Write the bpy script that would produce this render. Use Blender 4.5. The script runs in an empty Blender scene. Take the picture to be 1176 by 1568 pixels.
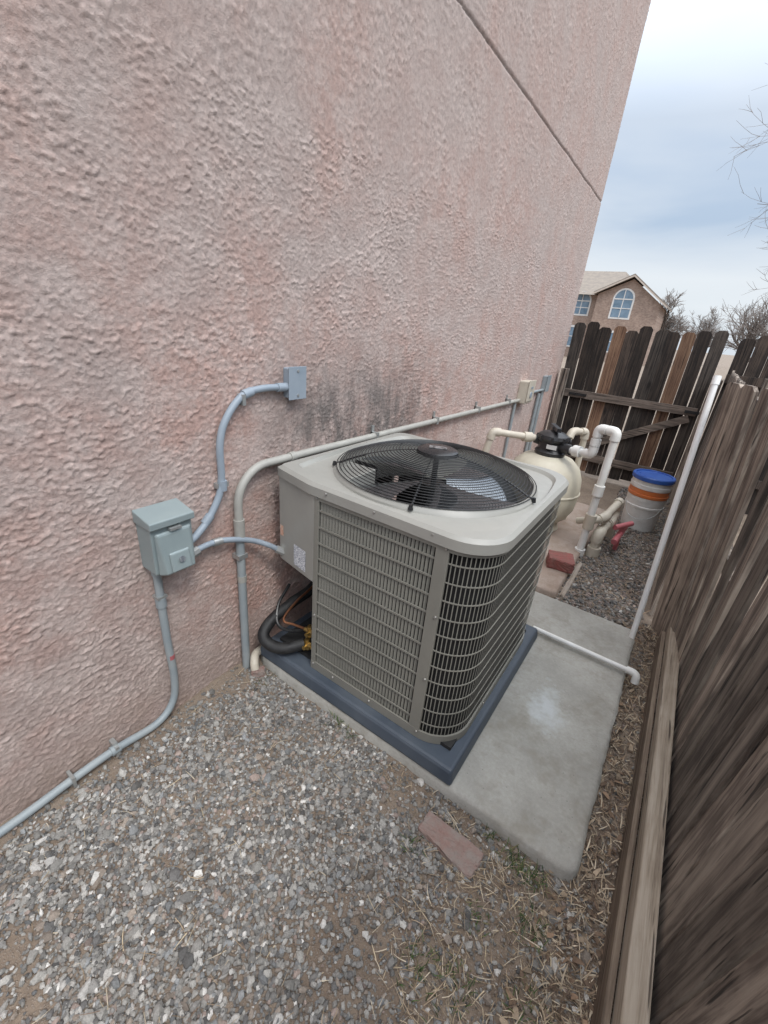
import bpy, math, random, bmesh
import numpy as np
from mathutils import Vector, Matrix
random.seed(7); R=random.Random(11)
scene=bpy.context.scene
# ---------------------------------------------------------------- noise
def perlin(x,y,seed=0):
    rs=np.random.RandomState(seed); p=rs.permutation(256); p=np.concatenate([p,p]); an=rs.rand(256)*2*np.pi
    gx,gy=np.cos(an),np.sin(an)
    xi=np.floor(x).astype(int); yi=np.floor(y).astype(int); xf=x-xi; yf=y-yi
    u=xf*xf*xf*(xf*(xf*6-15)+10); v=yf*yf*yf*(yf*(yf*6-15)+10)
    def g(i,j,dx,dy):
        h=p[p[i&255]+(j&255)]; return gx[h]*dx+gy[h]*dy
    a=g(xi,yi,xf,yf); b=g(xi+1,yi,xf-1,yf); c=g(xi,yi+1,xf,yf-1); d=g(xi+1,yi+1,xf-1,yf-1)
    return ((a+(b-a)*u)*(1-v)+(c+(d-c)*u)*v)*1.4
def sstep(a,b,x):
    t=np.clip((x-a)/(b-a),0,1); return t*t*(3-2*t)
# ---------------------------------------------------------------- materials
def mix(nt,fac,a,b,mode='MIX'):
    m=nt.nodes.new('ShaderNodeMix'); m.data_type='RGBA'; m.blend_type=mode
    for s,v in ((m.inputs[0],fac),(m.inputs[6],a),(m.inputs[7],b)):
        if hasattr(v,'is_output'): nt.links.new(v,s)
        elif isinstance(v,(tuple,list)): s.default_value=(*v[:3],1)
        else: s.default_value=v
    return m.outputs[2]
def coords(nt,stretch=(1,1,1),off=None):
    tc=nt.nodes.new('ShaderNodeTexCoord'); mp=nt.nodes.new('ShaderNodeMapping')
    mp.inputs['Scale'].default_value=stretch
    src=tc.outputs['Object']
    if off is not None:
        va=nt.nodes.new('ShaderNodeVectorMath'); va.operation='ADD'
        nt.links.new(src,va.inputs[0]); nt.links.new(off,va.inputs[1]); src=va.outputs[0]
    nt.links.new(src,mp.inputs['Vector']); return mp.outputs[0]
def noise(nt,vec,scale,detail=5,rough=.55,dist=0):
    n=nt.nodes.new('ShaderNodeTexNoise'); n.inputs['Scale'].default_value=scale; n.inputs['Detail'].default_value=min(detail,4)
    n.inputs['Roughness'].default_value=rough; n.inputs['Distortion'].default_value=dist
    nt.links.new(vec,n.inputs['Vector']); return n.outputs['Fac']
def ramp(nt,fac,stops):
    r=nt.nodes.new('ShaderNodeValToRGB'); e=r.color_ramp.elements
    while len(e)<len(stops): e.new(.5)
    for i,(p,c) in enumerate(stops):
        e[i].position=p; e[i].color=(c,c,c,1) if not isinstance(c,(tuple,list)) else (*c[:3],1)
    nt.links.new(fac,r.inputs[0]); return r.outputs[0]
def math_(nt,op,a,b=0.):
    m=nt.nodes.new('ShaderNodeMath'); m.operation=op
    for s,v in ((m.inputs[0],a),(m.inputs[1],b)):
        if hasattr(v,'is_output'): nt.links.new(v,s)
        else: s.default_value=v
    return m.outputs[0]
def newmat(name,rough=.6,metal=0):
    m=bpy.data.materials.new(name); m.use_nodes=True; nt=m.node_tree; b=nt.nodes['Principled BSDF']
    b.inputs['Roughness'].default_value=rough; b.inputs['Metallic'].default_value=metal
    return m,nt,b
def bump(nt,b,h,strength,dist=.002):
    bp=nt.nodes.new('ShaderNodeBump'); bp.inputs['Strength'].default_value=strength; bp.inputs['Distance'].default_value=dist
    nt.links.new(h,bp.inputs['Height']); nt.links.new(bp.outputs[0],b.inputs['Normal'])
def surf(name,c1,c2=None,scale=8,rough=.6,metal=0,bp=0,bscale=150,lo=.35,hi=.65,stretch=(1,1,1),attr=False,bd=.001):
    m,nt,b=newmat(name,rough,metal); v=coords(nt,stretch)
    if c2 is None: c2=tuple(x*.85 for x in c1)
    f=ramp(nt,noise(nt,v,scale,4,.6),[(lo,0.),(hi,1.)]); c=mix(nt,f,c1,c2)
    if attr:
        a=nt.nodes.new('ShaderNodeAttribute'); a.attribute_name='col'
        c=mix(nt,1.0,c,a.outputs['Color'],'MULTIPLY')
    nt.links.new(c,b.inputs['Base Color'])
    rr=nt.nodes.new('ShaderNodeMapRange'); rr.inputs[3].default_value=max(0,rough-.08); rr.inputs[4].default_value=min(1,rough+.1)
    nt.links.new(f,rr.inputs[0]); nt.links.new(rr.outputs[0],b.inputs['Roughness'])
    if bp: bump(nt,b,noise(nt,v,bscale,2),bp,bd)
    return m
def wood(name,dark,mid,light,grain=(110,110,3.2),rough=.88,amt=.6,knots=True,wf=.5,ckf=.55):
    m,nt,b=newmat(name,rough)
    a=nt.nodes.new('ShaderNodeAttribute'); a.attribute_name='col'
    sc=nt.nodes.new('ShaderNodeVectorMath'); sc.operation='SCALE'; sc.inputs['Scale'].default_value=9.
    nt.links.new(a.outputs['Color'],sc.inputs[0]); off=sc.outputs[0]
    n=noise(nt,coords(nt,grain,off),1.,4,.7,.5)
    big=noise(nt,coords(nt,tuple(g*.30 for g in grain),off),1.,4,.6,.9)
    blot=noise(nt,coords(nt,(1,1,1),off),5.,4,.6)
    f=math_(nt,'ADD',math_(nt,'MULTIPLY',n,wf),math_(nt,'ADD',math_(nt,'MULTIPLY',big,.82-wf),math_(nt,'MULTIPLY',blot,.18)))
    f=ramp(nt,f,[(.38,dark),(.47,mid),(.53,tuple((p*.5+q*.5) for p,q in zip(mid,light))),(.62,light)])
    ck=ramp(nt,noise(nt,coords(nt,tuple(g*ckf for g in grain),off),1.7,3,.5,.3),[(.33,1.),(.375,0.)])
    f=mix(nt,math_(nt,'MULTIPLY',ck,.85),f,tuple(x*.3 for x in dark))
    if knots:
        vo=nt.nodes.new('ShaderNodeTexVoronoi'); vo.inputs['Scale'].default_value=1.; nt.links.new(coords(nt,(5,5,2.2),off),vo.inputs['Vector'])
        f=mix(nt,ramp(nt,vo.outputs['Distance'],[(.05,.85),(.13,0.)]),f,tuple(x*.6 for x in dark))
    sep=nt.nodes.new('ShaderNodeSeparateColor'); nt.links.new(a.outputs['Color'],sep.inputs[0])
    br=nt.nodes.new('ShaderNodeMapRange'); br.inputs[3].default_value=1-amt; br.inputs[4].default_value=1+amt*.6
    nt.links.new(sep.outputs[1],br.inputs[0])
    cc=nt.nodes.new('ShaderNodeCombineColor')
    for i in range(3): nt.links.new(br.outputs[0],cc.inputs[i])
    f=mix(nt,1.,f,cc.outputs[0],'MULTIPLY')
    nt.links.new(f,b.inputs['Base Color']); bump(nt,b,math_(nt,'SUBTRACT',n,math_(nt,'MULTIPLY',ck,.6)),.8,.004)
    return m
# ---------------------------------------------------------------- mesh helpers
def raw(name,V,F,mat=None,parent=None,smooth=False,col=None):
    me=bpy.data.meshes.new(name); V=np.asarray(V,dtype=np.float32).reshape(-1,3)
    F=np.asarray(F,dtype=np.int32); k=F.shape[1]; nf=len(F)
    me.vertices.add(len(V)); me.vertices.foreach_set('co',V.ravel())
    me.loops.add(nf*k); me.loops.foreach_set('vertex_index',F.ravel())
    me.polygons.add(nf); me.polygons.foreach_set('loop_start',np.arange(0,nf*k,k,dtype=np.int32))
    me.update(calc_edges=True); me.validate()
    me.polygons.foreach_set('use_smooth',np.full(nf,bool(smooth)))
    if col is not None:
        at=me.attributes.new('col','FLOAT_COLOR','POINT'); C=np.ones((len(V),4),dtype=np.float32); C[:,:3]=col; at.data.foreach_set('color',C.ravel())
    o=bpy.data.objects.new(name,me); scene.collection.objects.link(o)
    if mat: me.materials.append(mat)
    if parent: o.parent=parent
    return o
def grid_faces(nr,nc):
    i=np.arange(nr-1)[:,None]*nc+np.arange(nc-1)[None,:]; i=i.ravel()
    return np.stack([i,i+1,i+nc+1,i+nc],1)
def empty(name):
    o=bpy.data.objects.new(name,None); scene.collection.objects.link(o); return o
def catmull(P,n=8):
    P=[Vector(p) for p in P]; out=[]
    Q=[P[0]*2-P[1]]+P+[P[-1]*2-P[-2]]
    for i in range(1,len(Q)-2):
        a,b,c,d=Q[i-1],Q[i],Q[i+1],Q[i+2]
        for k in range(n):
            t=k/n; out.append(.5*((2*b)+(c-a)*t+(2*a-5*b+4*c-d)*t*t+(3*b-a-3*c+d)*t**3))
    out.append(P[-1]); return out
class MB:
    def __init__(s): s.v=[];s.f=[];s.a=[];s.c=(1,1,1)
    def add(s,vs,fs):
        o=len(s.v); s.v+= [tuple(v) for v in vs]; s.a+=[s.c]*len(vs); s.f+=[tuple(o+i for i in f) for f in fs]
    def hexa(s,p): s.add(p,[(0,3,2,1),(4,5,6,7),(0,1,5,4),(1,2,6,5),(2,3,7,6),(3,0,4,7)])
    def box(s,c,d,rot=None):
        x,y,z=[q/2 for q in d]; P=[(-x,-y,-z),(x,-y,-z),(x,y,-z),(-x,y,-z),(-x,-y,z),(x,-y,z),(x,y,z),(-x,y,z)]
        c=Vector(c); M=rot if rot else Matrix.Identity(3)
        s.hexa([c+M@Vector(p) for p in P])
    def bx(s,x0,x1,y0,y1,z0,z1): s.box(((x0+x1)/2,(y0+y1)/2,(z0+z1)/2),(x1-x0,y1-y0,z1-z0))
    def tube(s,path,r,n=10,closed=False,caps=True):
        P=[Vector(p) for p in path]; m=len(P); rr=r if isinstance(r,(list,tuple)) else [r]*m
        vs=[];up=None
        for i in range(m):
            if closed: t=(P[(i+1)%m]-P[i-1])
            else: t=P[min(i+1,m-1)]-P[max(i-1,0)]
            t.normalize()
            if up is None:
                up=Vector((0,0,1)) if abs(t.z)<.9 else Vector((0,1,0))
            up=(up-t*up.dot(t)); up.normalize(); sd=t.cross(up)
            for k in range(n):
                a=2*math.pi*k/n; vs.append(P[i]+(up*math.cos(a)+sd*math.sin(a))*rr[i])
        fs=[]
        for i in range(m if closed else m-1):
            j=(i+1)%m
            for k in range(n):
                l=(k+1)%n; fs.append((i*n+k,i*n+l,j*n+l,j*n+k))
        if caps and not closed: fs+=[tuple(range(n-1,-1,-1)),tuple((m-1)*n+k for k in range(n))]
        s.add(vs,fs)
    def cyl(s,a,b,r,n=20,r2=None): s.tube([a,b],[r,r if r2 is None else r2],n)
    def lathe(s,prof,c,n=40,M=None):
        vs=[];m=len(prof); c=Vector(c)
        for r,z in prof:
            for k in range(n):
                a=2*math.pi*k/n; q=Vector((r*math.cos(a),r*math.sin(a),z))
                vs.append(c+(M@q if M else q))
        fs=[(i*n+k,i*n+(k+1)%n,(i+1)*n+(k+1)%n,(i+1)*n+k) for i in range(m-1) for k in range(n)]
        fs+=[tuple(range(n-1,-1,-1)),tuple((m-1)*n+k for k in range(n))]
        s.add(vs,fs)
    def mk(s,name,mat,parent=None,smooth=False,bevel=0,angle=35):
        me=bpy.data.meshes.new(name); me.from_pydata(s.v,[],s.f); me.validate()
        at=me.attributes.new('col','FLOAT_COLOR','POINT'); C=np.ones((len(s.v),4),dtype=np.float32); C[:,:3]=np.array(s.a); at.data.foreach_set('color',C.ravel())
        me.materials.append(mat); o=bpy.data.objects.new(name,me); scene.collection.objects.link(o)
        if parent: o.parent=parent
        if smooth:
            me.polygons.foreach_set('use_smooth',[True]*len(me.polygons))
            try: me.set_sharp_from_angle(angle=math.radians(angle))
            except Exception: pass
        if bevel:
            b=o.modifiers.new('bev','BEVEL'); b.width=bevel; b.segments=2; b.limit_method='ANGLE'; b.angle_limit=math.radians(40)
        return o
WX=-1.376
# ---------------------------------------------------------------- camera
cam=bpy.data.cameras.new('camera'); co=bpy.data.objects.new('camera',cam); scene.collection.objects.link(co)
cam.sensor_fit='VERTICAL'; cam.sensor_height=24; cam.lens=654/1568*24; cam.clip_start=.02; cam.clip_end=1000
rt=Vector((.8135,.5752,.0866)); upv=Vector((-.3023,.2911,.9077)); bk=rt.cross(upv).normalized(); upv=bk.cross(rt).normalized(); rt.normalize()
M=Matrix.Identity(4)
for i in range(3): M[i][0]=rt[i]; M[i][1]=upv[i]; M[i][2]=bk[i]
M[2][3]=1.6; co.matrix_world=M; scene.camera=co
# ---------------------------------------------------------------- world
w=bpy.data.worlds.new("World"); scene.world=w; w.use_nodes=True; nt=w.node_tree; nt.nodes.clear()
out=nt.nodes.new('ShaderNodeOutputWorld'); sky=nt.nodes.new('ShaderNodeTexSky'); sky.sky_type='NISHITA'; sky.sun_disc=False
SE,SR=math.radians(54),math.radians(118); sky.sun_elevation=SE; sky.sun_rotation=SR
b1=nt.nodes.new('ShaderNodeBackground'); b1.inputs[1].default_value=.08; nt.links.new(sky.outputs[0],b1.inputs[0])
tc=nt.nodes.new('ShaderNodeTexCoord'); sp=nt.nodes.new('ShaderNodeSeparateXYZ'); nt.links.new(tc.outputs['Generated'],sp.inputs[0])
z=sp.outputs[2]; zz=math_(nt,'ADD',math_(nt,'MAXIMUM',z,0.),.12)
dv=nt.nodes.new('ShaderNodeVectorMath'); dv.operation='DIVIDE'; nt.links.new(tc.outputs['Generated'],dv.inputs[0])
cb=nt.nodes.new('ShaderNodeCombineXYZ')
for i in range(3): nt.links.new(zz,cb.inputs[i])
nt.links.new(cb.outputs[0],dv.inputs[1])
cl=ramp(nt,noise(nt,dv.outputs[0],.9,4,.55,.3),[(.35,0.),(.68,1.)])
base=ramp(nt,z,[(0.,(.68,.76,.86)),(.05,(.78,.84,.90)),(.11,(.84,.89,.94)),(.19,(.50,.62,.78)),(.40,(.64,.75,.92)),(1.,(.84,.85,.87))])
colr=mix(nt,math_(nt,'MULTIPLY',cl,.5),base,(.87,.92,.97))
b2=nt.nodes.new('ShaderNodeBackground'); nt.links.new(colr,b2.inputs[0])
st=nt.nodes.new('ShaderNodeMapRange'); st.inputs[1].default_value=.32; st.inputs[2].default_value=.95; st.inputs[3].default_value=1.05; st.inputs[4].default_value=4.2
nt.links.new(z,st.inputs[0]); nt.links.new(st.outputs[0],b2.inputs[1])
ms=nt.nodes.new('ShaderNodeMixShader'); ms.inputs[0].default_value=.87
nt.links.new(b1.outputs[0],ms.inputs[1]); nt.links.new(b2.outputs[0],ms.inputs[2]); nt.links.new(ms.outputs[0],out.inputs[0])
sl=bpy.data.lights.new('sun','SUN'); sl.energy=1.5; sl.angle=math.radians(14); sl.color=(1,.965,.92)
so=bpy.data.objects.new('sun',sl); scene.collection.objects.link(so)
sd=Vector((math.sin(SR)*math.cos(SE),math.cos(SR)*math.cos(SE),math.sin(SE))); so.rotation_euler=sd.to_track_quat('Z','Y').to_euler()
scene.view_settings.view_transform='Standard'; scene.view_settings.look='None'; scene.view_settings.exposure=0
# ---------------------------------------------------------------- stucco wall
def stucco_mat():
    m,nt,b=newmat('stucco',.93); v=coords(nt)
    big=ramp(nt,noise(nt,v,1.3,4,.62,.6),[(.40,0.),(.60,1.)])
    med=ramp(nt,noise(nt,v,9.,4,.8),[(.42,0.),(.62,1.)])
    c=mix(nt,big,(.60,.395,.335),(.565,.445,.40))
    c=mix(nt,math_(nt,'MULTIPLY',med,.6),c,(.74,.615,.56))
    fine=ramp(nt,noise(nt,v,75.,3,.7),[(.36,.80),(.62,1.)])
    c=mix(nt,1.,c,fine,'MULTIPLY')
    tc=nt.nodes.new('ShaderNodeTexCoord'); sp=nt.nodes.new('ShaderNodeSeparateXYZ'); nt.links.new(tc.outputs['Object'],sp.inputs[0])
    z=sp.outputs[2]; y=sp.outputs[1]
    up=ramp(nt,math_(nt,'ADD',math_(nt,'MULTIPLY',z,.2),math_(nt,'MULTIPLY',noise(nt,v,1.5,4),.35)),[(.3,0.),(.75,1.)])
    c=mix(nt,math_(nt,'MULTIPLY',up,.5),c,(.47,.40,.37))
    def band(s,a,bb,cc,d):
        p=nt.nodes.new('ShaderNodeMapRange'); p.interpolation_type='SMOOTHSTEP'; p.inputs[1].default_value=a; p.inputs[2].default_value=bb; nt.links.new(s,p.inputs[0])
        q=nt.nodes.new('ShaderNodeMapRange'); q.interpolation_type='SMOOTHSTEP'; q.inputs[1].default_value=cc; q.inputs[2].default_value=d; q.inputs[3].default_value=1; q.inputs[4].default_value=0; nt.links.new(s,q.inputs[0])
        return math_(nt,'MULTIPLY',p.outputs[0],q.outputs[0])
    s=math_(nt,'MULTIPLY',band(y,1.0,1.5,2.0,3.0),band(z,.6,.95,1.12,1.60))
    st=ramp(nt,noise(nt,coords(nt,(1,4.8,1.8)),2.4,4,.75),[(.36,.15),(.60,1.)])
    s=math_(nt,'MULTIPLY',s,st)
    c=mix(nt,math_(nt,'MULTIPLY',s,.88),c,(.14,.125,.115))
    d=math_(nt,'MULTIPLY',band(z,-1.,-.5,.02,.30),ramp(nt,noise(nt,v,9,4),[(.35,0.),(.65,1.)]))
    c=mix(nt,math_(nt,'MULTIPLY',d,.6),c,(.30,.20,.15))
    a=nt.nodes.new('ShaderNodeAttribute'); a.attribute_name='col'
    c=mix(nt,1.,c,a.outputs['Color'],'MULTIPLY')
    nt.links.new(c,b.inputs['Base Color']); bump(nt,b,noise(nt,v,150,4,.8),1.,.004)
    return m
stucco=stucco_mat()
house=empty('stucco_house')
ys=np.concatenate([np.arange(-1.2,.0,.009),np.arange(.0,2.0,.0042),np.arange(2.0,5.8,.008),[5.8]]); zs=np.concatenate([np.arange(-.05,2.2,.0042),np.arange(2.2,4.6,.008),np.arange(4.6,5.6,.02)])
YY,ZZ=np.meshgrid(ys,zs)
wy=YY+.007*perlin(YY/.018,ZZ/.018,3)+.003*perlin(YY/.009,ZZ/.009,13); wz=ZZ+.007*perlin(YY/.018,ZZ/.018,4)+.003*perlin(YY/.009,ZZ/.009,14)
n1=perlin(wy/.018,wz/.015,5)+.6*perlin(wy/.010,wz/.009,6)
t=sstep(-.04,.12,n1)
n2=perlin(wy/.034+7,wz/.019+3,15)+.7*perlin(wy/.015,wz/.012,16)+.2*perlin(YY/.009,ZZ/.009,17)
t2=sstep(.22,.36,n2)
cover=.55+.45*sstep(-.3,.3,perlin(YY/.30,ZZ/.22,8)+.4*perlin(YY/.12,ZZ/.1,28))
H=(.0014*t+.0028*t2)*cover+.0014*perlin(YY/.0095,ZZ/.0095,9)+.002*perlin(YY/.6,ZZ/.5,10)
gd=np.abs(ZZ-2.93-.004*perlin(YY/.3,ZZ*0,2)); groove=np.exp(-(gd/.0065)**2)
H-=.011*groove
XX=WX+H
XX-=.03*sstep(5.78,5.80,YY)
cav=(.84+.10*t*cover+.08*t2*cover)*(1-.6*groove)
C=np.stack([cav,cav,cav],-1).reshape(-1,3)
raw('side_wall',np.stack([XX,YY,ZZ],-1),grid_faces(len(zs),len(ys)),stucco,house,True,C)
mb=MB(); mb.bx(-9,WX-.012,-6,-1.2,-.05,5.6); mb.bx(-9,WX-.02,-1.2,5.80,-.05,5.595); mb.mk('house_body',stucco,house)
mb=MB(); mb.bx(-9.05,WX+.03,-6.05,5.85,5.6,5.75); mb.mk('parapet_cap',stucco,house,bevel=.01)
# ---------------------------------------------------------------- ground
def gz(x,y):
    return .010*perlin(x*2.3+9,y*2.3+4,21)+.004*perlin(x*9,y*9,22)+.0016*perlin(x*40,y*40,23)+.030*np.exp(-np.abs(x-WX)/.07)*(1+.6*perlin(x*4,y*6,24))-.006
def axis(a,b,st,lim):
    f=np.arange(a,b,st); k=np.array([.1,.3,.8,2,5,12,30,70,lim]); return np.concatenate([(a-k)[::-1],f,b+k])
gx=axis(-1.40,.75,.011,300); gy=axis(-.6,5.9,.013,300)
GX,GY=np.meshgrid(gx,gy); near=((GX>-1.5)&(GX<.9)&(GY>-.8)&(GY<6.1))
GZ=np.where(near,gz(GX,GY),-.01)
def dirt_mat():
    m,nt,b=newmat('dirt',.95); v=coords(nt)
    f=ramp(nt,noise(nt,v,3.2,4,.6),[(.35,0.),(.65,1.)]); c=mix(nt,f,(.19,.142,.105),(.29,.23,.175))
    f2=ramp(nt,noise(nt,v,60,4,.7),[(.35,0.),(.7,1.)]); c=mix(nt,math_(nt,'MULTIPLY',f2,.6),c,(.12,.092,.072))
    vo=nt.nodes.new('ShaderNodeTexVoronoi'); vo.inputs['Scale'].default_value=160; nt.links.new(v,vo.inputs['Vector'])
    k=ramp(nt,vo.outputs['Distance'],[(.2,1.),(.45,0.)]); c=mix(nt,math_(nt,'MULTIPLY',k,.35),c,(.38,.34,.30))
    nt.links.new(c,b.inputs['Base Color'])
    h=math_(nt,'ADD',noise(nt,v,120,4,.7),math_(nt,'MULTIPLY',k,.6)); bump(nt,b,h,.8,.004); return m
raw('ground',np.stack([GX,GY,GZ],-1),grid_faces(len(gy),len(gx)),dirt_mat(),None,True)
# ---------------------------------------------------------------- gravel
ph=(1+5**.5)/2
ico=np.array([(-1,ph,0),(1,ph,0),(-1,-ph,0),(1,-ph,0),(0,-1,ph),(0,1,ph),(0,-1,-ph),(0,1,-ph),(ph,0,-1),(ph,0,1),(-ph,0,-1),(-ph,0,1)])/math.sqrt(1+ph*ph)
icf=np.array([(0,11,5),(0,5,1),(0,1,7),(0,7,10),(0,10,11),(1,5,9),(5,11,4),(11,10,2),(10,7,6),(7,1,8),(3,9,4),(3,4,2),(3,2,6),(3,6,8),(3,8,9),(4,9,5),(2,4,11),(6,2,10),(8,6,7),(9,8,1)])
rs=np.random.RandomState(5)
def soil(x,y):
    s=sstep(-.46,-.12,x+.25*perlin(x*3,y*3,31))*.90
    s=np.maximum(s,sstep(.10,.40,perlin(x*2.6+3,y*2.6,32)+.25*perlin(x*9,y*9,33))*.88)
    s=np.maximum(s,1-sstep(.02,.12,x-WX))
    return s
def stones(n,x0,x1,y0,y1,rmin,rmax,keep):
    x=rs.uniform(x0,x1,n); y=rs.uniform(y0,y1,n); k=rs.rand(n)<keep(x,y); x=x[k];y=y[k];n=len(x)
    r=rmin+(rmax-rmin)*rs.rand(n)**2.2
    z0=gz(x,y)+r*.25+rs.rand(n)*.004
    P=ico[None]*(1+rs.uniform(-.30,.30,(n,12,1)))
    P=P*np.stack([rs.uniform(.8,1.4,n),rs.uniform(.65,1.,n),rs.uniform(.45,.8,n)],-1)[:,None,:]*r[:,None,None]
    a=rs.uniform(0,6.28,n); ca,sa=np.cos(a)[:,None],np.sin(a)[:,None]
    tl=rs.normal(0,.4,n)[:,None]; X=P[...,0]; Z=P[...,2]; X,Z=X*np.cos(tl)-Z*np.sin(tl),X*np.sin(tl)+Z*np.cos(tl)
    Xr=X*ca-P[...,1]*sa; Yr=X*sa+P[...,1]*ca
    V=np.stack([Xr+x[:,None],Yr+y[:,None],Z+z0[:,None]],-1)
    return V
pal=np.array([(.27,.26,.24),(.20,.192,.18),(.34,.325,.30),(.25,.21,.175),(.14,.135,.13),(.42,.405,.38),(.29,.23,.20),(.22,.225,.225),(.55,.53,.50)])*1.22
def colors(n,p): 
    i=rs.choice(len(pal),n,p=p); c=pal[i]*rs.uniform(.55,1.25,(n,1)); return np.repeat(c,12,axis=0)
V1=stones(56000,WX+.01,.30,-.6,1.04,.0038,.0102,lambda x,y:1-.86*soil(x,y))
V2=stones(1500,WX+.02,.30,-.6,1.04,.010,.018,lambda x,y:1-.6*soil(x,y))
V3=stones(9000,-.31,.19,2.66,5.7,.007,.017,lambda x,y:np.ones_like(x)*.95)
V4=stones(1500,.17,.37,.9,2.8,.003,.009,lambda x,y:np.ones_like(x)*.8)
p1=[.22,.18,.15,.12,.11,.06,.04,.09,.03]; p3=[.10,.12,.08,.28,.18,.02,.20,.01,.01]
C=np.concatenate([colors(len(V1),p1),colors(len(V2),p1),colors(len(V3),p3)*.82,colors(len(V4),p3)*.8])
V=np.concatenate([V1,V2,V3,V4]); nS=len(V)
F=(icf[None]+(np.arange(nS)*12)[:,None,None]).reshape(-1,3)
m,nt,b=newmat('gravel_stone',.85); a=nt.nodes.new('ShaderNodeAttribute'); a.attribute_name='col'
f=ramp(nt,noise(nt,coords(nt),260,3),[(.3,.65),(.7,1.)]); nt.links.new(mix(nt,1.,a.outputs['Color'],f,'MULTIPLY'),b.inputs['Base Color'])
raw('gravel',V.reshape(-1,3),F,m,None,False,C)
# ---------------------------------------------------------------- straw / litter / weeds
def ribbons(name,n,x0,x1,y0,y1,keep,l0,l1,wd,cols,mat,up=.15,zoff=.004):
    x=rs.uniform(x0,x1,n); y=rs.uniform(y0,y1,n); k=rs.rand(n)<keep(x,y); x=x[k];y=y[k];n=len(x)
    L=rs.uniform(l0,l1,n); a=rs.uniform(0,6.28,n); el=np.abs(rs.normal(0,up,n)); cv=rs.normal(0,.5,n); W=wd*rs.uniform(.5,1.6,n)
    z0=gz(x,y)+zoff+rs.rand(n)*.01; pts=[]
    px,py,pz=x.copy(),y.copy(),z0.copy(); aa=a.copy()
    for s in range(4):
        wv=W*(1,1,.8,.25)[s]; nx,ny=-np.sin(aa),np.cos(aa)
        pts.append(np.stack([px+nx*wv,py+ny*wv,pz],-1)); pts.append(np.stack([px-nx*wv,py-ny*wv,pz+wv*.4],-1))
        px+=np.cos(aa)*np.cos(el)*L/3; py+=np.sin(aa)*np.cos(el)*L/3; pz+=np.sin(el)*L/3; el=el-.12; aa=aa+cv/3
        pz=np.maximum(pz,z0)
    V=np.stack(pts,1); q=np.array([(0,1,3,2),(2,3,5,4),(4,5,7,6)]); F=(q[None]+(np.arange(n)*8)[:,None,None]).reshape(-1,4)
    cc=np.array(cols)[rs.randint(0,len(cols),n)]*rs.uniform(.6,1.2,(n,1))
    return raw(name,V.reshape(-1,3),F,mat,None,False,np.repeat(cc,8,axis=0))
leafm=surf('dry_plant',(1,1,1),(.8,.8,.8),scale=90,rough=.8,attr=True)
tan=[(.54,.44,.30),(.44,.34,.23),(.62,.53,.40),(.30,.22,.14),(.20,.14,.10)]
ribbons('dry_grass',13000,WX+.02,.33,-.4,1.05,lambda x,y:.05+.95*sstep(-.40,.0,x+.2*perlin(x*4,y*4,41))*(.25+.75*sstep(-.2,.3,perlin(x*6,y*6,42))),.012,.07,.0008,tan,leafm)
ribbons('leaf_litter',3800,.165,.36,.5,2.75,lambda x,y:.35+.6*sstep(-.2,.2,perlin(x*14,y*7,61)),.012,.06,.0014,[(.32,.23,.15),(.46,.36,.25),(.15,.10,.07),(.60,.50,.37),(.12,.085,.06)],leafm,.4,.003)
ribbons('dead_leaves',420,.10,.36,.6,2.75,lambda x,y:np.ones_like(x)*.9,.015,.035,.006,[(.30,.20,.13),(.40,.31,.22),(.18,.12,.08)],leafm,.5,.004)
ribbons('twig_litter',700,-.3,.2,2.7,5.4,lambda x,y:np.ones_like(x),.02,.07,.002,[(.28,.20,.13),(.38,.29,.20)],leafm,.3,.012)
def tufts(name,spots,cols):
    Vs=[];Cs=[]
    for (cx,cy,rad,n,hh) in spots:
        for i in range(n):
            a=rs.uniform(0,6.28); d=rad*rs.rand()**.7; x=cx+d*math.cos(a); y=cy+d*math.sin(a); z=float(gz(np.array([x]),np.array([y]))[0])
            b=rs.uniform(0,6.28); l=hh*rs.uniform(.4,1.); ln=rs.uniform(.2,1.); wv=.0012
            nx,ny=-math.sin(b)*wv,math.cos(b)*wv; col=np.array(cols[rs.randint(len(cols))])*rs.uniform(.7,1.3)
            for s,(hf,of,ww) in enumerate(((0,0,1),(.5,.25,1),(.85,.7,.7),(.95,1.1,.15))):
                X=x+math.cos(b)*of*l*ln; Y=y+math.sin(b)*of*l*ln; Z=z+hf*l*(1.1-.6*ln)
                Vs+=[(X+nx*ww,Y+ny*ww,Z),(X-nx*ww,Y-ny*ww,Z)]; Cs+=[col,col]
    n=len(Vs)//8; q=np.array([(0,1,3,2),(2,3,5,4),(4,5,7,6)]); F=(q[None]+(np.arange(n)*8)[:,None,None]).reshape(-1,4)
    raw(name,Vs,F,leafm,None,False,np.array(Cs))
grn=[(.07,.12,.035),(.10,.15,.05),(.05,.09,.03),(.22,.20,.10)]
tufts('green_weeds',[(.0,1.0,.05,70,.05),(.07,.99,.04,60,.05),(-.1,1.02,.03,25,.04),(-.80,1.03,.05,50,.045),(-.72,1.02,.03,25,.04),(-.12,.58,.07,70,.035),(-.02,.62,.06,50,.035),(.10,.86,.05,60,.045),(-.30,.83,.04,35,.035),(.14,.7,.05,40,.04),(-1.22,1.0,.05,25,.03),(-.05,.78,.05,40,.03),(.02,.5,.08,50,.035)],grn)
tufts('straw_tufts',[(.05,.9,.12,150,.04),(-.2,.72,.14,100,.035),(.15,.55,.12,120,.04),(.1,.72,.12,110,.04),(-.45,1.0,.08,50,.035),(.22,1.2,.04,30,.04),(.22,1.6,.05,30,.045),(.22,2.1,.05,30,.045),(-.28,.98,.08,50,.035)],tan)
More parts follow.
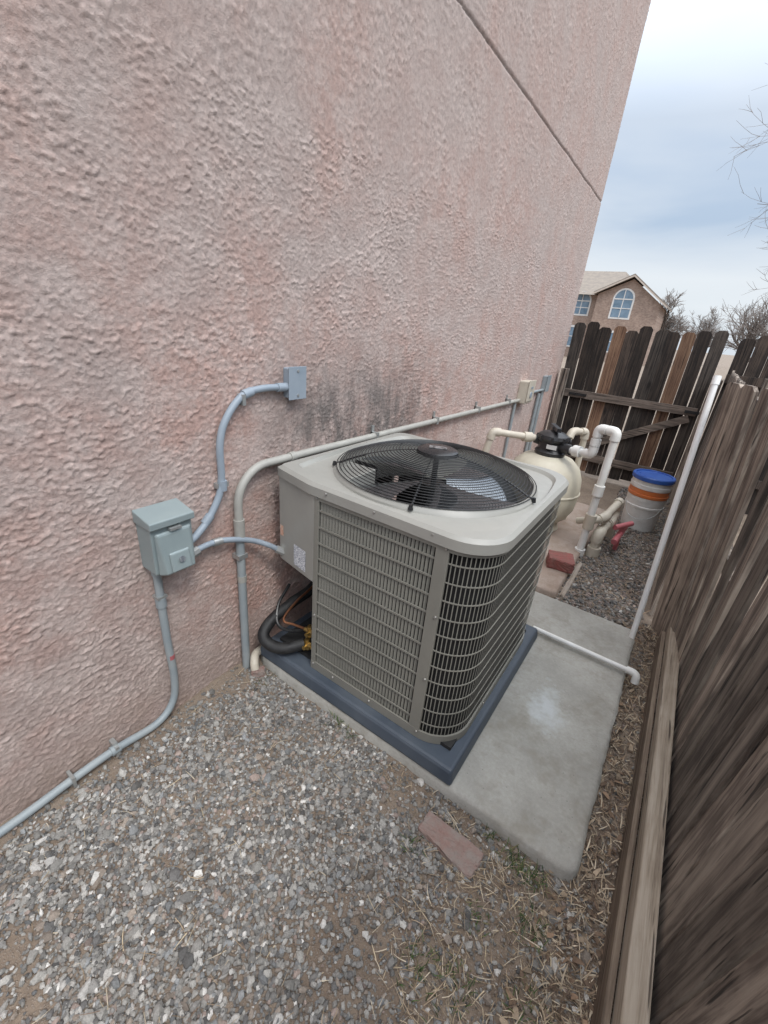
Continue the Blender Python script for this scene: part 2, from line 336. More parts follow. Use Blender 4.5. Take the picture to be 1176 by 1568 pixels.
# ---------------------------------------------------------------- slabs
def concrete(name,c1,c2,stain=False):
    m,nt,b=newmat(name,.9); v=coords(nt)
    f=ramp(nt,noise(nt,v,3,4,.65,.0),[(.38,0.),(.62,1.)]); c=mix(nt,f,c1,c2)
    f2=ramp(nt,noise(nt,v,90,4,.7),[(.3,0.),(.7,1.)]); c=mix(nt,math_(nt,'MULTIPLY',f2,.35),c,tuple(x*.6 for x in c1))
    f3=ramp(nt,noise(nt,v,4.5,4,.8,.1),[(.50,0.),(.66,1.)]); c=mix(nt,math_(nt,'MULTIPLY',f3,.5),c,(c1[0]*.68,c1[1]*.63,c1[2]*.55))
    vo=nt.nodes.new('ShaderNodeTexVoronoi'); vo.inputs['Scale'].default_value=30; nt.links.new(v,vo.inputs['Vector'])
    c=mix(nt,ramp(nt,vo.outputs['Distance'],[(.03,.7),(.09,0.)]),c,tuple(x*.45 for x in c1))
    if stain:
        vm=nt.nodes.new('ShaderNodeVectorMath'); vm.operation='DISTANCE'; tc=nt.nodes.new('ShaderNodeTexCoord'); wn=noise(nt,v,9,4,.7)
        mp=nt.nodes.new('ShaderNodeMapping'); mp.inputs['Scale'].default_value=(1.,.6,0)
        mp.inputs['Location'].default_value=(.10,-1.00,0)
        nt.links.new(tc.outputs['Object'],mp.inputs[0]); nt.links.new(mp.outputs[0],vm.inputs[0]); vm.inputs[1].default_value=(0,0,0)
        d=math_(nt,'ADD',vm.outputs['Value'],math_(nt,'MULTIPLY',wn,.34))
        c=mix(nt,math_(nt,'MULTIPLY',ramp(nt,d,[(.16,1.),(.25,0.)]),.6),c,(.54,.58,.60))
    nt.links.new(c,b.inputs['Base Color']); bump(nt,b,noise(nt,v,140,4,.7),.6,.002); return m
def slab(name,x0,x1,y0,y1,z0,z1,mat,rough=.012):
    nx,ny=90,110; u=np.linspace(0,1,nx); v=np.linspace(0,1,ny); U,Vv=np.meshgrid(u,v)
    X=x0+(x1-x0)*U; Y=y0+(y1-y0)*Vv
    dx=np.minimum(X-x0,x1-X); dy=np.minimum(Y-y0,y1-Y); d=np.minimum(dx,dy)
    e=rough*(perlin(X*5,Y*5,51)+.4*perlin(X*25,Y*25,52))
    X=X+e*(dx<.001); Y=Y+e*(dy<.001)
    cr=(dx<.02)&(dy<.02); X=np.where(cr,X+np.sign((x0+x1)/2-X)*.008,X); Y=np.where(cr,Y+np.sign((y0+y1)/2-Y)*.008,Y)
    Z=z1+.0015*perlin(X*8,Y*8,53)-.010*(1-sstep(0,.018,d))*(1+.8*perlin(X*20,Y*20,54))
    T=np.stack([X,Y,Z],-1); F=list(map(tuple,grid_faces(ny,nx)))
    V=T.reshape(-1,3).tolist()
    rim=[j for j in range(nx)]+[i*nx+nx-1 for i in range(1,ny)]+[(ny-1)*nx+j for j in range(nx-2,-1,-1)]+[i*nx for i in range(ny-2,0,-1)]
    o=len(V)
    for r in rim: V.append([V[r][0],V[r][1],z0])
    k=len(rim)
    for i in range(k): j=(i+1)%k; F.append((rim[j],rim[i],o+i,o+j))
    o=raw(name,V,np.array(F),mat,None,True); return o
cm=concrete('concrete',(.32,.31,.28),(.42,.41,.375),True)
slab('concrete_slab',-1.34,.175,1.045,2.60,-.12,.05,cm,.007)
slab('concrete_slab.001',-1.36,-.32,2.66,4.6,-.12,.045,concrete('tan_concrete',(.34,.26,.21),(.40,.33,.28)),.006)
slab('concrete_curb',-.30,-.27,2.68,3.3,-.1,.03,concrete('curb',(.42,.36,.30),(.35,.3,.26)),.003)
# equipment pad
padm=surf('pad_plastic',(.050,.066,.090),(.085,.103,.127),4,.55,0,.2,300)
mb=MB(); mb.hexa([(-1.335,1.045,.052),(-.275,1.045,.052),(-.275,2.125,.052),(-1.335,2.125,.052),(-1.325,1.057,.118),(-.287,1.057,.118),(-.287,2.113,.118),(-1.325,2.113,.118)])
mb.mk('equipment_pad',padm,bevel=.012)
# ---------------------------------------------------------------- air conditioner
ac=empty('air_conditioner_condenser')
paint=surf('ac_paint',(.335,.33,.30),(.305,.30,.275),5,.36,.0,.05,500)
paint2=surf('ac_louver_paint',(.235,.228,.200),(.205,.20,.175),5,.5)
blk=surf('black_wire',(.012,.013,.014),(.02,.02,.021),30,.35)
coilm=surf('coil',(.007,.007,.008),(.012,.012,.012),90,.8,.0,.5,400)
dark=surf('inner_dark',(.02,.02,.02),None,9,.8)
X0,X1,Y0,Y1=-1.285,-.318,1.10,2.065
CX,CY=-.79,1.585
def arc(cx,cy,r,a0,a1,n): return [(cx+r*math.cos(math.radians(a0+(a1-a0)*i/n)),cy+r*math.sin(math.radians(a0+(a1-a0)*i/n))) for i in range(n+1)]
RC=.15
path=[(-1.035,1.103),(-.49,Y0)]+arc(X1-RC,Y0+RC,RC,-90,0,14)+arc(X1-RC,Y1-RC,RC,0,90,14)+[(X0+.05,Y1)]
def resample(P,step):
    out=[];P=[Vector((p[0],p[1])) for p in P]; L=[0]
    for a,b in zip(P,P[1:]): L.append(L[-1]+(b-a).length)
    n=int(L[-1]/step); 
    for i in range(n+1):
        s=L[-1]*i/n; k=max(j for j in range(len(L)-1) if L[j]<=s+1e-9)
        d=(P[k+1]-P[k]).normalized(); out.append((P[k]+d*(s-L[k]),d,s))
    return out
zb,zt=.135,.985
mb=MB()
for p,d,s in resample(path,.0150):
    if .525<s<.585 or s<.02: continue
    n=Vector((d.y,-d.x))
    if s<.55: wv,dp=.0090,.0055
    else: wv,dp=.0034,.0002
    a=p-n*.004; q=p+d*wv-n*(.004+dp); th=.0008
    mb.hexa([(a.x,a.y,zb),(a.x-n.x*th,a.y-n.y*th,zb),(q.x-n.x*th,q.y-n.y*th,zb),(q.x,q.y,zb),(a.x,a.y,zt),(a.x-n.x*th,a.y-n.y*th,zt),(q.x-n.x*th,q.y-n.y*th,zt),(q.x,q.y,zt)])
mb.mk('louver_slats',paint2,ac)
def band(mb,pts,z0,z1,o0,o1):
    m=len(pts); vs=[]
    for p,d,s in pts:
        n=Vector((d.y,-d.x))
        for o,zz in ((o0,z0),(o1,z0),(o1,z1),(o0,z1)): vs.append((p.x+n.x*o,p.y+n.y*o,zz))
    fs=[(i*4+k,i*4+(k+1)%4,(i+1)*4+(k+1)%4,(i+1)*4+k) for i in range(m-1) for k in range(4)]+[(3,2,1,0),tuple((m-1)*4+k for k in range(4))]
    mb.add(vs,fs)
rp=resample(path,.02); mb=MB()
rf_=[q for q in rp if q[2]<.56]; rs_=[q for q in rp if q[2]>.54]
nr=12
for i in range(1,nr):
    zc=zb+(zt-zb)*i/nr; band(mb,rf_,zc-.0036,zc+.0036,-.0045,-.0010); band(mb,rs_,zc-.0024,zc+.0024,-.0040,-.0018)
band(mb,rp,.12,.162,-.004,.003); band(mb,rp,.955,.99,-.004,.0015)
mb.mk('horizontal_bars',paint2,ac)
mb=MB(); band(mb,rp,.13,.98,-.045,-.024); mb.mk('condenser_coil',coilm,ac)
mb=MB()
def post(mb,s0,s1,o=.002):
    band(mb,[q for q in resample(path,.008) if s0<=q[2]<=s1],.122,.985,-.012,o)
post(mb,0,.028); post(mb,.526,.584,.0022)
mb.mk('corner_posts',paint2,ac,bevel=.002)
mb=MB(); Z1=.575
mb.hexa([(-1.037,1.104,Z1),(-1.037,1.50,Z1),(X0,1.50,Z1),(X0,1.150,Z1),(-1.037,1.104,.985),(-1.037,1.50,.985),(X0,1.50,.985),(X0,1.150,.985)])
mb.f=[tuple(reversed(f)) for f in mb.f]
mb.mk('service_panel',paint,ac,bevel=.006)
mb=MB(); mb.bx(-1.05,-1.035,1.118,1.5,.13,.575); mb.bx(X0,-1.05,1.48,1.495,.13,.575); mb.bx(X0,X0+.012,1.495,Y1-.03,.13,.98); mb.mk('recess_panels',paint2,ac)
mb=MB(); band(mb,resample([(X0+.02,2.0),(X0+.02,1.55),(-1.06,1.55),(-1.06,1.13)],.05),.12,.98,-.002,.0); mb.bx(-1.27,-.33,1.13,2.03,.119,.135); mb.mk('inner_liner',dark,ac)
mb=MB()
def screw(x,y,z,n=Vector((0,-1,0)),r=.006): mb.cyl(Vector((x,y,z)),Vector((x,y,z))+n*.005,r,8,r*.7)
for zz in (.15,.42,.70,.965): screw(-.468,1.098,zz)
for zz in (.15,.42,.965): screw(-1.02,1.101,zz)
for yy in (1.4,1.75): screw(X1+.001,yy,.148,Vector((1,0,0)))
for xx in (-.9,-.7): screw(xx,1.098,.145)
for xx in (-1.2,-.97,-.75,-.52): screw(xx,1.094 if xx>-1.05 else 1.13,.998,Vector((0,-1,0)),.005)
mb.mk('screws',surf('screw',(.35,.34,.32),None,20,.4,.6),ac,True)
mb=MB(); d=Vector((-1.037,1.104,0))-Vector((X0,1.150,0)); d.normalize(); nn=Vector((d.y,-d.x,0))
def quadpanel(mb,t0,t1,z0,z1,off):
    a=Vector((X0,1.150,0))+d*t0+nn*off; b=Vector((X0,1.150,0))+d*t1+nn*off
    mb.add([(a.x,a.y,z0),(b.x,b.y,z0),(b.x,b.y,z1),(a.x,a.y,z1)],[(0,1,2,3)])
quadpanel(mb,.115,.20,.60,.70,.0015)
lm,nt,b=newmat('label',.5); v=coords(nt,(60,60,170)); f=ramp(nt,noise(nt,v,2.,2),[(.50,0.),(.53,1.)])
nt.links.new(mix(nt,f,(.72,.73,.75),(.30,.32,.38)),b.inputs['Base Color']); mb.mk('rating_label',lm,ac)
mb=MB(); quadpanel(mb,.01,.035,.70,.75,.0015); mb.mk('warning_label',surf('orange_label',(.6,.22,.12),(.7,.6,.5),90,.5),ac)
# top cap
def outline(o,n=160):
    x0,x1,y0,y1=X0-.008+o,X1+.010-o,Y0-.010+o,Y1+.010-o
    def rr(r): return max(.01,r-o)
    P=arc(x1-rr(RC),y0+rr(RC),rr(RC),-90,0,24)+arc(x1-rr(RC),y1-rr(RC),rr(RC),0,90,24)+arc(x0+rr(.07),y1-rr(.07),rr(.07),90,180,16)+[(x0,1.152+o*.9)]+[(x0+.012,1.143+o*.95),(-1.06,y0+.006)]
    Q=[Vector(p) for p in P]; L=[0]
    QQ=Q+[Q[0]]
    for a,b in zip(QQ,QQ[1:]): L.append(L[-1]+(b-a).length)
    out=[]
    for i in range(n):
        s=L[-1]*i/n; k=max(j for j in range(len(L)-1) if L[j]<=s+1e-9); l=(QQ[k+1]-QQ[k]).length
        out.append(QQ[k]+(QQ[k+1]-QQ[k])*((s-L[k])/max(l,1e-6)))
    return out
N=160; OL=outline(0,N); IN=outline(.014,N)
def circ(r): 
    out=[]
    for p in OL:
        a=math.atan2(p.y-CY,p.x-CX); out.append(Vector((CX+r*math.cos(a),CY+r*math.sin(a))))
    return out
def lerp(A,B,t): return [a*(1-t)+b*t for a,b in zip(A,B)]
RG=.418; C1=circ(RG+.012)
loops=[(OL,.972),(OL,1.008),(IN,1.020),(lerp(IN,C1,.30),1.0205),(lerp(IN,C1,.38),1.006),(lerp(IN,C1,.97),1.006),(C1,1.014),(circ(RG),1.028),(circ(RG-.008),1.026),(circ(RG-.010),.90),(circ(RG-.03),.86)]
mb=MB(); vs=[(p.x,p.y,zz) for L,zz in loops for p in L]
fs=[(i*N+k,i*N+(k+1)%N,(i+1)*N+(k+1)%N,(i+1)*N+k) for i in range(len(loops)-1) for k in range(N)]
mb.add(vs,fs); o=mb.mk('top_cap',paint,ac,True,angle=28)
# guard
mb=MB()
def gzr(r): return 1.030+.088*(1-min(1,(r/RG))**2.4)
for i in range(27):
    r=.085+(RG+.004-.085)*i/26; mb.tube([(CX+r*math.cos(a),CY+r*math.sin(a),gzr(r)) for a in np.linspace(0,2*math.pi,97)[:-1]],.0020,6,True)
for k in range(5):
    a=math.radians(-72+72*k); P=[(CX+r*math.cos(a),CY+r*math.sin(a),gzr(r)-.004) for r in np.linspace(.07,RG+.014,12)]
    mb.tube(P,.0020,6)
    P=[(CX+r*math.cos(a),CY+r*math.sin(a),gzr(r)-.006) for r in np.linspace(.30,RG+.014,8)]; P[-1]=(P[-1][0],P[-1][1],1.024); mb.tube(P,.0045,6)
    mb.cyl((P[-1][0],P[-1][1],1.014),(P[-1][0],P[-1][1],1.032),.010,10,.006)
mb.mk('fan_guard',blk,ac,True)
mb=MB(); mb.lathe([(.0,1.128),(.075,1.124),(.086,1.117),(.09,1.105),(.08,1.100)][::-1],(CX,CY,0),40); mb.mk('hub_cover',surf('hub_plastic',(.02,.02,.022),None,20,.25),ac,True)
mb=MB(); M3=Matrix.Rotation(math.radians(25),3,'Z'); mb.box((CX+.0,CY,1.1285),(.075,.035,.002),M3); mb.mk('hub_badge',surf('badge',(.45,.45,.46),(.05,.05,.05),60,.3,.5),ac)
# fan
fm=surf('fan_blade',(.24,.26,.28),(.19,.205,.22),9,.12,.85)
mb=MB()
for k in range(4):
    a0=math.radians(-72+90*k); nr_,na=10,10; vs=[]
    for i in range(nr_):
        r=.06+.325*i/(nr_-1); wd=math.radians(64)*(1-.1*abs(i/(nr_-1)-.5)); sw=.25*(i/(nr_-1))**2
        for j in range(na):
            u=j/(na-1); an=a0+sw+wd*u; vs.append((CX+r*math.cos(an),CY+r*math.sin(an),.985-.075*(1-u)*(.6+.4*r/.38)+.02*math.sin(math.pi*u)))
    fs=[(i*na+j,i*na+j+1,(i+1)*na+j+1,(i+1)*na+j) for i in range(nr_-1) for j in range(na-1)]
    mb.add(vs,fs)
mb.mk('fan_blades',fm,ac,True)
mb=MB(); mb.cyl((CX,CY,.78),(CX,CY,.97),.055,28); mb.cyl((CX,CY,.97),(CX,CY,1.10),.012,16)
mb.mk('fan_motor',blk,ac,True)
# service valves
brass=surf('brass',(.50,.36,.14),(.38,.26,.10),40,.35,.9)
mb=MB()
for zz,yy in ((.195,1.135),(.26,1.150)):
    mb.cyl((-1.045,yy,zz),(-1.12,yy,zz),.012,12); mb.cyl((-1.09,yy,zz-.025),(-1.09,yy,zz+.032),.013,6); mb.cyl((-1.085,yy-.032,zz),(-1.085,yy+.01,zz),.010,10); mb.cyl((-1.065,yy,zz),(-1.08,yy,zz),.018,6)
mb.mk('service_valves',brass,ac,True)
# line set
ls=empty('refrigerant_line_set')
mb=MB(); mb.tube(catmull([(-1.11,1.135,.190),(-1.17,1.065,.172),(-1.235,1.035,.178),(-1.276,1.035,.215),(-1.288,1.10,.255),(-1.285,1.22,.285),(-1.28,1.34,.30),(-1.31,1.44,.31),(-1.38,1.48,.31)],8),.027,14); mb.mk('insulated_suction_line',surf('foam_insulation',(.012,.012,.013),(.03,.03,.03),30,.6,0,.3,90),ls,True)
mb=MB(); mb.tube(catmull([(-1.12,1.15,.26),(-1.16,1.12,.28),(-1.21,1.10,.295),(-1.235,1.2,.325),(-1.24,1.34,.36),(-1.3,1.47,.37),(-1.38,1.5,.37)],8),.006,8); mb.mk('copper_liquid_line',surf('copper',(.42,.19,.10),(.3,.14,.08),40,.35,.9),ls,True)
mb=MB(); mb.tube(catmull([(-1.10,1.20,.24),(-1.18,1.12,.235),(-1.25,1.10,.25),(-1.3,1.15,.31),(-1.33,1.25,.36)],8),.008,8); mb.mk('black_control_cable',blk,ls,True)
# ---------------------------------------------------------------- conduits
gcon=surf('grey_pvc',(.26,.31,.36),(.30,.345,.39),9,.45,0,.05,200)
gpvc=surf('conduit_grey',(.26,.30,.32),(.32,.35,.355),9,.5,0,.05,200)
galv=surf('galvanised',(.50,.51,.50),(.40,.41,.40),25,.38,.6)
beige=surf('beige_pvc',(.56,.51,.42),(.50,.45,.37),12,.5)
WS=WX+.006
fc=empty('flexible_conduit')
X=WS+.016
mb=MB(); mb.tube(catmull([(X+.03,.75,.795),(X+.015,.795,.805),(X,.865,.853),(X,.923,.96),(X,.931,1.126),(X,.966,1.218),(X,1.043,1.294),(X,1.136,1.313),(X,1.261,1.311)],10),.0135,14); mb.mk('conduit_tube',gcon,fc,True)
mb=MB()
for a,b in (((X,.84,.83),(X,.868,.857)),((X,.928,.945),(X,.929,.985)),((X,1.045,1.296),(X,1.085,1.306)),((X,1.21,1.312),(X,1.262,1.311))): mb.cyl(a,b,.0175,16)
mb.mk('fittings',gcon,fc,True)
mb=MB(); mb.bx(WS-.004,X+.016,1.03,1.045,1.26,1.30); mb.bx(WS-.004,X+.004,.905,.955,.955,.975); mb.mk('straps',galv,fc)
wh=empty('flexible_conduit.001')
mb=MB(); mb.tube(catmull([(X+.03,.75,.742),(X+.02,.80,.747),(X+.015,.87,.745),(X+.02,.945,.728),(X+.03,1.04,.69),(X+.06,1.10,.655),(-1.27,1.15,.615),(-1.24,1.19,.60)],10),.012,14); mb.mk('whip',gcon,wh,True)
mb=MB(); mb.cyl((X+.03,.748,.742),(X+.024,.785,.746),.019,8); mb.cyl((X+.015,.858,.745),(X+.016,.895,.742),.016,12); mb.cyl((-1.285,1.13,.63),(-1.262,1.155,.612),.018,8); mb.mk('connectors',galv,wh,True)
dc=empty('electrical_conduit')
mb=MB(); mb.tube(catmull([(X,.637,.735),(X,.636,.58),(X,.637,.396),(X,.642,.20),(X+.003,.618,.085),(X+.008,.54,.035),(X+.01,.387,.050),(X+.01,.246,.045),(X+.01,.04,.03),(X+.01,-.4,.03),(X+.01,-1.1,.02)],10),.0145,14); mb.mk('conduit_tube',gpvc,dc,True)
mb=MB(); mb.cyl((X,.636,.56),(X,.636,.60),.019,14); mb.cyl((X,.637,.70),(X,.637,.74),.019,14); mb.cyl((X+.01,.40,.050),(X+.01,.37,.050),.019,14)
mb.mk('couplings',gpvc,dc,True)
mb=MB(); mb.bx(WS-.004,X+.017,.618,.655,.600,.610); mb.bx(WS-.004,X+.027,.382,.394,.03,.070); mb.bx(WS-.002,X+.012,.380,.396,.068,.082); mb.bx(WS-.004,X+.026,.238,.248,.02,.064); mb.mk('straps',galv,dc)
mb=MB(); mb.cyl((X+.0012,.6405,.325),(X+.0012,.641,.305),.0140,14); mb.mk('pink_tape',surf('pink_tape',(.45,.13,.14),None,20,.5),dc,True)
mc=empty('electrical_conduit.001'); X2=WS+.022
conm=surf('painted_conduit',(.40,.39,.35),(.34,.33,.30),12,.5)
mb=MB(); mb.tube([(X2,.985,-.03),(X2,.987,.3),(X2,.990,.86)]+[(X2,.990+.15-.15*math.cos(t),.86+.15*math.sin(t)) for t in np.linspace(.1,math.pi/2,12)]+[(X2,1.4,1.01),(X2,4.32,.985)],.0175,16); mb.mk('conduit_tube',conm,mc,True)
mb=MB(); mb.cyl((X2,.985,0),(X2,.989,.72),.0182,16); mb.mk('lower_riser',gpvc,mc,True)
mb=MB(); mb.cyl((X2,.99,.72),(X2,.99,.80),.0225,16); mb.cyl((X2,.989,.50),(X2,.989,.53),.020,16); mb.cyl((X2,1.27,1.01),(X2,1.30,1.01),.021,16); mb.mk('couplings',conm,mc,True)
mb=MB()
for yy in (1.9,2.6,3.3,4.0): mb.bx(WS-.004,X2+.02,yy,yy+.02,.978,1.026); mb.bx(WS-.004,WS+.006,yy,yy+.02,1.0,1.06)
mb.bx(WS-.004,X2+.02,.965,1.010,.62,.64); mb.mk('straps',galv,mc)
c3=empty('electrical_conduit.002'); mb=MB()
mb.cyl((WS+.016,4.24,0),(WS+.016,4.24,.96),.014,10); mb.cyl((WS+.02,4.53,1.03),(WS+.02,5.1,1.03),.014,10); mb.cyl((WS+.02,4.98,0),(WS+.02,4.98,1.0),.018,10); mb.cyl((WS+.02,5.1,0),(WS+.02,5.1,1.03),.018,10); mb.mk('pipes',gpvc,c3,True)
# outlet box
jb=empty('junction_box'); mb=MB(); mb.bx(WS-.006,WS+.032,1.262,1.350,1.266,1.386); mb.mk('box_body',gcon,jb,bevel=.005)
mb=MB(); mb.bx(WS+.0325,WS+.037,1.257,1.355,1.260,1.392); mb.mk('cover',gcon,jb,bevel=.0015)
mb=MB(); mb.cyl((WS+.037,1.306,1.375),(WS+.040,1.306,1.375),.006,10); mb.cyl((WS+.037,1.306,1.277),(WS+.040,1.306,1.277),.006,10); mb.mk('cover_screws',galv,jb)
ob=empty('electrical_box'); mb=MB(); mb.bx(WS-.006,WS+.09,4.31,4.50,.955,1.17); mb.mk('box_body',beige,ob,bevel=.01); mb=MB(); mb.bx(WS+.0905,WS+.10,4.305,4.505,.98,1.18); mb.mk('cover',beige,ob,bevel=.004)
mb=MB(); mb.cyl((WS+.10,4.405,1.04),(WS+.106,4.405,1.04),.03,14); mb.bx(WS+.10,WS+.105,4.38,4.43,1.10,1.12); mb.mk('knockout',gcon,ob)
g2=empty('electrical_box.001'); mb=MB(); mb.bx(WS-.006,WS+.05,5.08,5.20,1.02,1.18); mb.mk('box_body',gpvc,g2,bevel=.008); mb=MB(); mb.bx(WS+.051,WS+.056,5.075,5.205,1.01,1.19); mb.mk('cover',gpvc,g2,bevel=.002)
# ---------------------------------------------------------------- disconnect
db=empty('electrical_disconnect_box'); dm=surf('disconnect_paint',(.245,.295,.30),(.275,.325,.325),8,.42,.1,.05,300)
mb=MB(); mb.bx(WS-.006,WS+.085,.602,.748,.738,.925); mb.mk('box_body',dm,db,bevel=.004)
mb=MB(); mb.hexa([(WS-.005,.596,.912),(WS+.10,.596,.912),(WS+.10,.754,.912),(WS-.005,.754,.912),(WS-.005,.596,.958),(WS+.10,.596,.938),(WS+.10,.754,.938),(WS-.005,.754,.958)]); mb.mk('rain_hood',dm,db,bevel=.004)
mb=MB(); x=WS+.086; mb.hexa([(x,.610,.733),(x+.032,.626,.742),(x+.032,.728,.742),(x,.742,.733),(x,.610,.895),(x+.012,.618,.890),(x+.012,.734,.890),(x,.742,.895)]); mb.mk('pull_cover',dm,db,bevel=.008)
mb=MB(); mb.hexa([(x+.033,.640,.745),(x+.040,.645,.75),(x+.040,.710,.75),(x+.033,.715,.745),(x+.022,.640,.82),(x+.029,.645,.815),(x+.029,.710,.815),(x+.022,.715,.82)]); mb.mk('door_panel',dm,db,bevel=.004)
mb=MB(); mb.lathe([(0,0),(.011,0),(.011,.0025),(.0,.0025)],(x+.0375,.678,.79),20,Matrix.Rotation(math.radians(82),3,'Y')); mb.mk('round_emblem',surf('emblem',(.4,.42,.43),(.15,.17,.2),80,.4,.4),db,True)
mb=MB(); mb.bx(x+.001,x+.02,.66,.70,.896,.905); mb.cyl((x-.005,.68,.725),(x-.005,.68,.74),.006,8); mb.mk('latch',galv,db)
# ---------------------------------------------------------------- drain pipe, pole
wpvc=surf('white_pvc',(.80,.80,.78),(.70,.69,.65),7,.4)
dp_=empty('drain_pipe'); mb=MB(); mb.cyl((-.32,2.16,.075),(.185,2.145,.082),.0125,14); mb.mk('pipe',wpvc,dp_,True)
mb=MB(); mb.tube(catmull([(.165,2.146,.082),(.20,2.143,.082),(.215,2.135,.072),(.218,2.125,.04)],5),.019,14); mb.mk('elbow',wpvc,dp_,True)
ps=empty('drain_stub'); mb=MB(); mb.tube(catmull([(-1.345,1.10,.05),(-1.33,1.03,.07),(-1.30,.995,.06),(-1.285,.985,.03)],6),.020,12); mb.mk('pipe',beige,ps,True)
mb=MB(); mb.cyl((.160,2.50,.0),(.092,2.83,1.475),.0155,16); mb.cyl((.0935,2.822,1.44),(.0918,2.834,1.482),.0185,16); mb.mk('pvc_pole',surf('bright_pvc',(.88,.88,.87),(.84,.84,.82),7,.35),smooth=True)
# ---------------------------------------------------------------- bricks
brm=surf('brick_dusty',(.26,.16,.135),(.27,.225,.20),26,.93,0,1.,120,bd=.004)
brr=surf('brick_red',(.27,.085,.075),(.22,.11,.095),26,.9,0,.8,120,bd=.003)
def brick(name,c,size,rz,rx=0,mat=None):
    me=bpy.data.meshes.new(name); bm=bmesh.new(); bmesh.ops.create_cube(bm,size=1); bmesh.ops.subdivide_edges(bm,edges=bm.edges[:],cuts=9,use_grid_fill=True)
    for v in bm.verts:
        q=Vector(v.co); rr=.5-abs(q.x),.5-abs(q.y),.5-abs(q.z); e=sum(1 for t in rr if t<.01)
        p=Vector((q.x*size[0],q.y*size[1]*(1+.12*math.sin(q.x*5)),q.z*size[2])); 
        if e>=2: p*=.955
        p+=Vector((R.uniform(-1,1),R.uniform(-1,1),R.uniform(-1,1)))*.0024
        v.co=p
    bm.to_mesh(me); bm.free(); me.materials.append(mat or brm); o=bpy.data.objects.new(name,me); scene.collection.objects.link(o); o.location=c; o.rotation_euler=(rx,.03,rz); return o
brick('brick',(-.20,.908,-.004),(.215,.085,.045),-.06,.04)
brick('brick.001',(-.40,3.06,.085),(.18,.16,.085),.3,0,brr)
brick('brick.002',(-1.27,.99,.02),(.06,.04,.03),.9)
# ---------------------------------------------------------------- sand filter
sf=empty('pool_sand_filter'); FX,FY=-.80,3.68
tank=surf('tank_plastic',(.56,.53,.43),(.50,.46,.37),6,.5)
mb=MB(); mb.lathe([(.20,.05),(.22,.06),(.20,.12),(.26,.18),(.300,.26),(.31,.36),(.31,.43),(.300,.52),(.265,.605),(.20,.665),(.12,.692),(.09,.70),(.0,.702)],(FX,FY,0),48); mb.mk('tank',tank,sf,True)
mb=MB(); mb.lathe([(.313,.395),(.317,.40),(.317,.41),(.313,.415)],(FX,FY,0),48); mb.mk('seam',tank,sf,True)
bp_=surf('black_plastic',(.018,.018,.02),(.03,.03,.032),20,.35)
mb=MB(); mb.lathe([(.12,.690),(.125,.72),(.105,.74),(.105,.80),(.12,.81),(.128,.83),(.12,.855),(.085,.875),(.05,.885),(.0,.887)],(FX,FY,0),32)
for k in range(8):
    a=k*math.pi/4+.2; mb.cyl((FX+.122*math.cos(a),FY+.122*math.sin(a),.805),(FX+.122*math.cos(a),FY+.122*math.sin(a),.85),.012,8)
Mh=Matrix.Rotation(math.radians(28),3,'Z'); mb.box((FX,FY,.912),(.035,.22,.03),Mh); mb.cyl((FX,FY,.87),(FX,FY,.92),.03,12)
mb.cyl((FX,FY,.775),(FX+.17,FY-.07,.775),.042,16); mb.cyl((FX,FY,.775),(FX-.14,FY-.01,.80),.042,16); mb.cyl((FX,FY,.78),(FX+.10,FY+.13,.79),.04,16)
mb.mk('multiport_valve',bp_,sf,True)
mb=MB(); mb.box((FX+.03,FY-.119,.775),(.08,.004,.035)); mb.mk('valve_label',surf('white_label',(.7,.7,.68),None,9,.5),sf)
pv=empty('pvc_plumbing')
mb=MB()
def pipe(pts,r=.027,fit=True):
    pts=[Vector(p) for p in pts]; P=[pts[0]]
    for i in range(1,len(pts)-1):
        a=(pts[i-1]-pts[i]).normalized(); b=(pts[i+1]-pts[i]).normalized(); q=.030
        for t in (0,.25,.5,.75,1): P.append((pts[i]+a*q)*(1-t)**2+2*t*(1-t)*pts[i]+(pts[i]+b*q)*t*t)
        if fit:
            mb.tube([pts[i]+a*.062]+[(pts[i]+a*q)*(1-t)**2+2*t*(1-t)*pts[i]+(pts[i]+b*q)*t*t for t in (0,.25,.5,.75,1)]+[pts[i]+b*.062],r*1.28,16)
    P.append(pts[-1]); mb.tube(P,r,16)
pipe([(FX+.15,FY-.06,.775),(-.46,3.52,.80),(-.46,3.52,1.0),(-.335,3.47,1.005),(-.335,3.45,.0)],.028)
mb.cyl((-.60,3.585,.785),(-.55,3.562,.79),.044,16); mb.cyl((-.335,3.452,.52),(-.335,3.452,.60),.038,16); mb.cyl((-.335,3.45,.0),(-.335,3.45,.06),.04,16); mb.cyl((-.46,3.52,.87),(-.46,3.52,.92),.037,16)
mb.mk('return_pipe',wpvc,pv,True)
mb=MB(); pipe([(FX-.12,FY-.01,.80),(-1.22,3.40,.835),(-1.25,3.38,.62)],.028); pipe([(FX+.09,FY+.12,.79),(-.70,3.85,.88),(-.62,4.0,.87),(-.60,4.0,.0)],.026)
mb.cyl((FX-.17,FY-.04,.803),(FX-.22,FY-.09,.807),.042,16)
pipe([(-.335,3.46,.30),(-.25,3.60,.31),(-.20,3.98,.36),(-.20,4.02,.0)],.030); pipe([(-.245,3.50,.0),(-.245,3.50,.20),(-.215,3.75,.24),(-.2,4.0,.24)],.034)
mb.cyl((-.245,3.50,.0),(-.245,3.50,.09),.050,16); mb.cyl((-.22,3.70,.235),(-.213,3.76,.242),.046,16); mb.cyl((-.33,3.46,.24),(-.33,3.46,.36),.042,16)
mb.cyl((-.44,3.66,.2),(-.25,3.60,.3),.028,14)
mb.mk('suction_pipes',beige,pv,True)
mb=MB(); rm=surf('red_handle',(.52,.13,.15),(.44,.15,.16),20,.45)
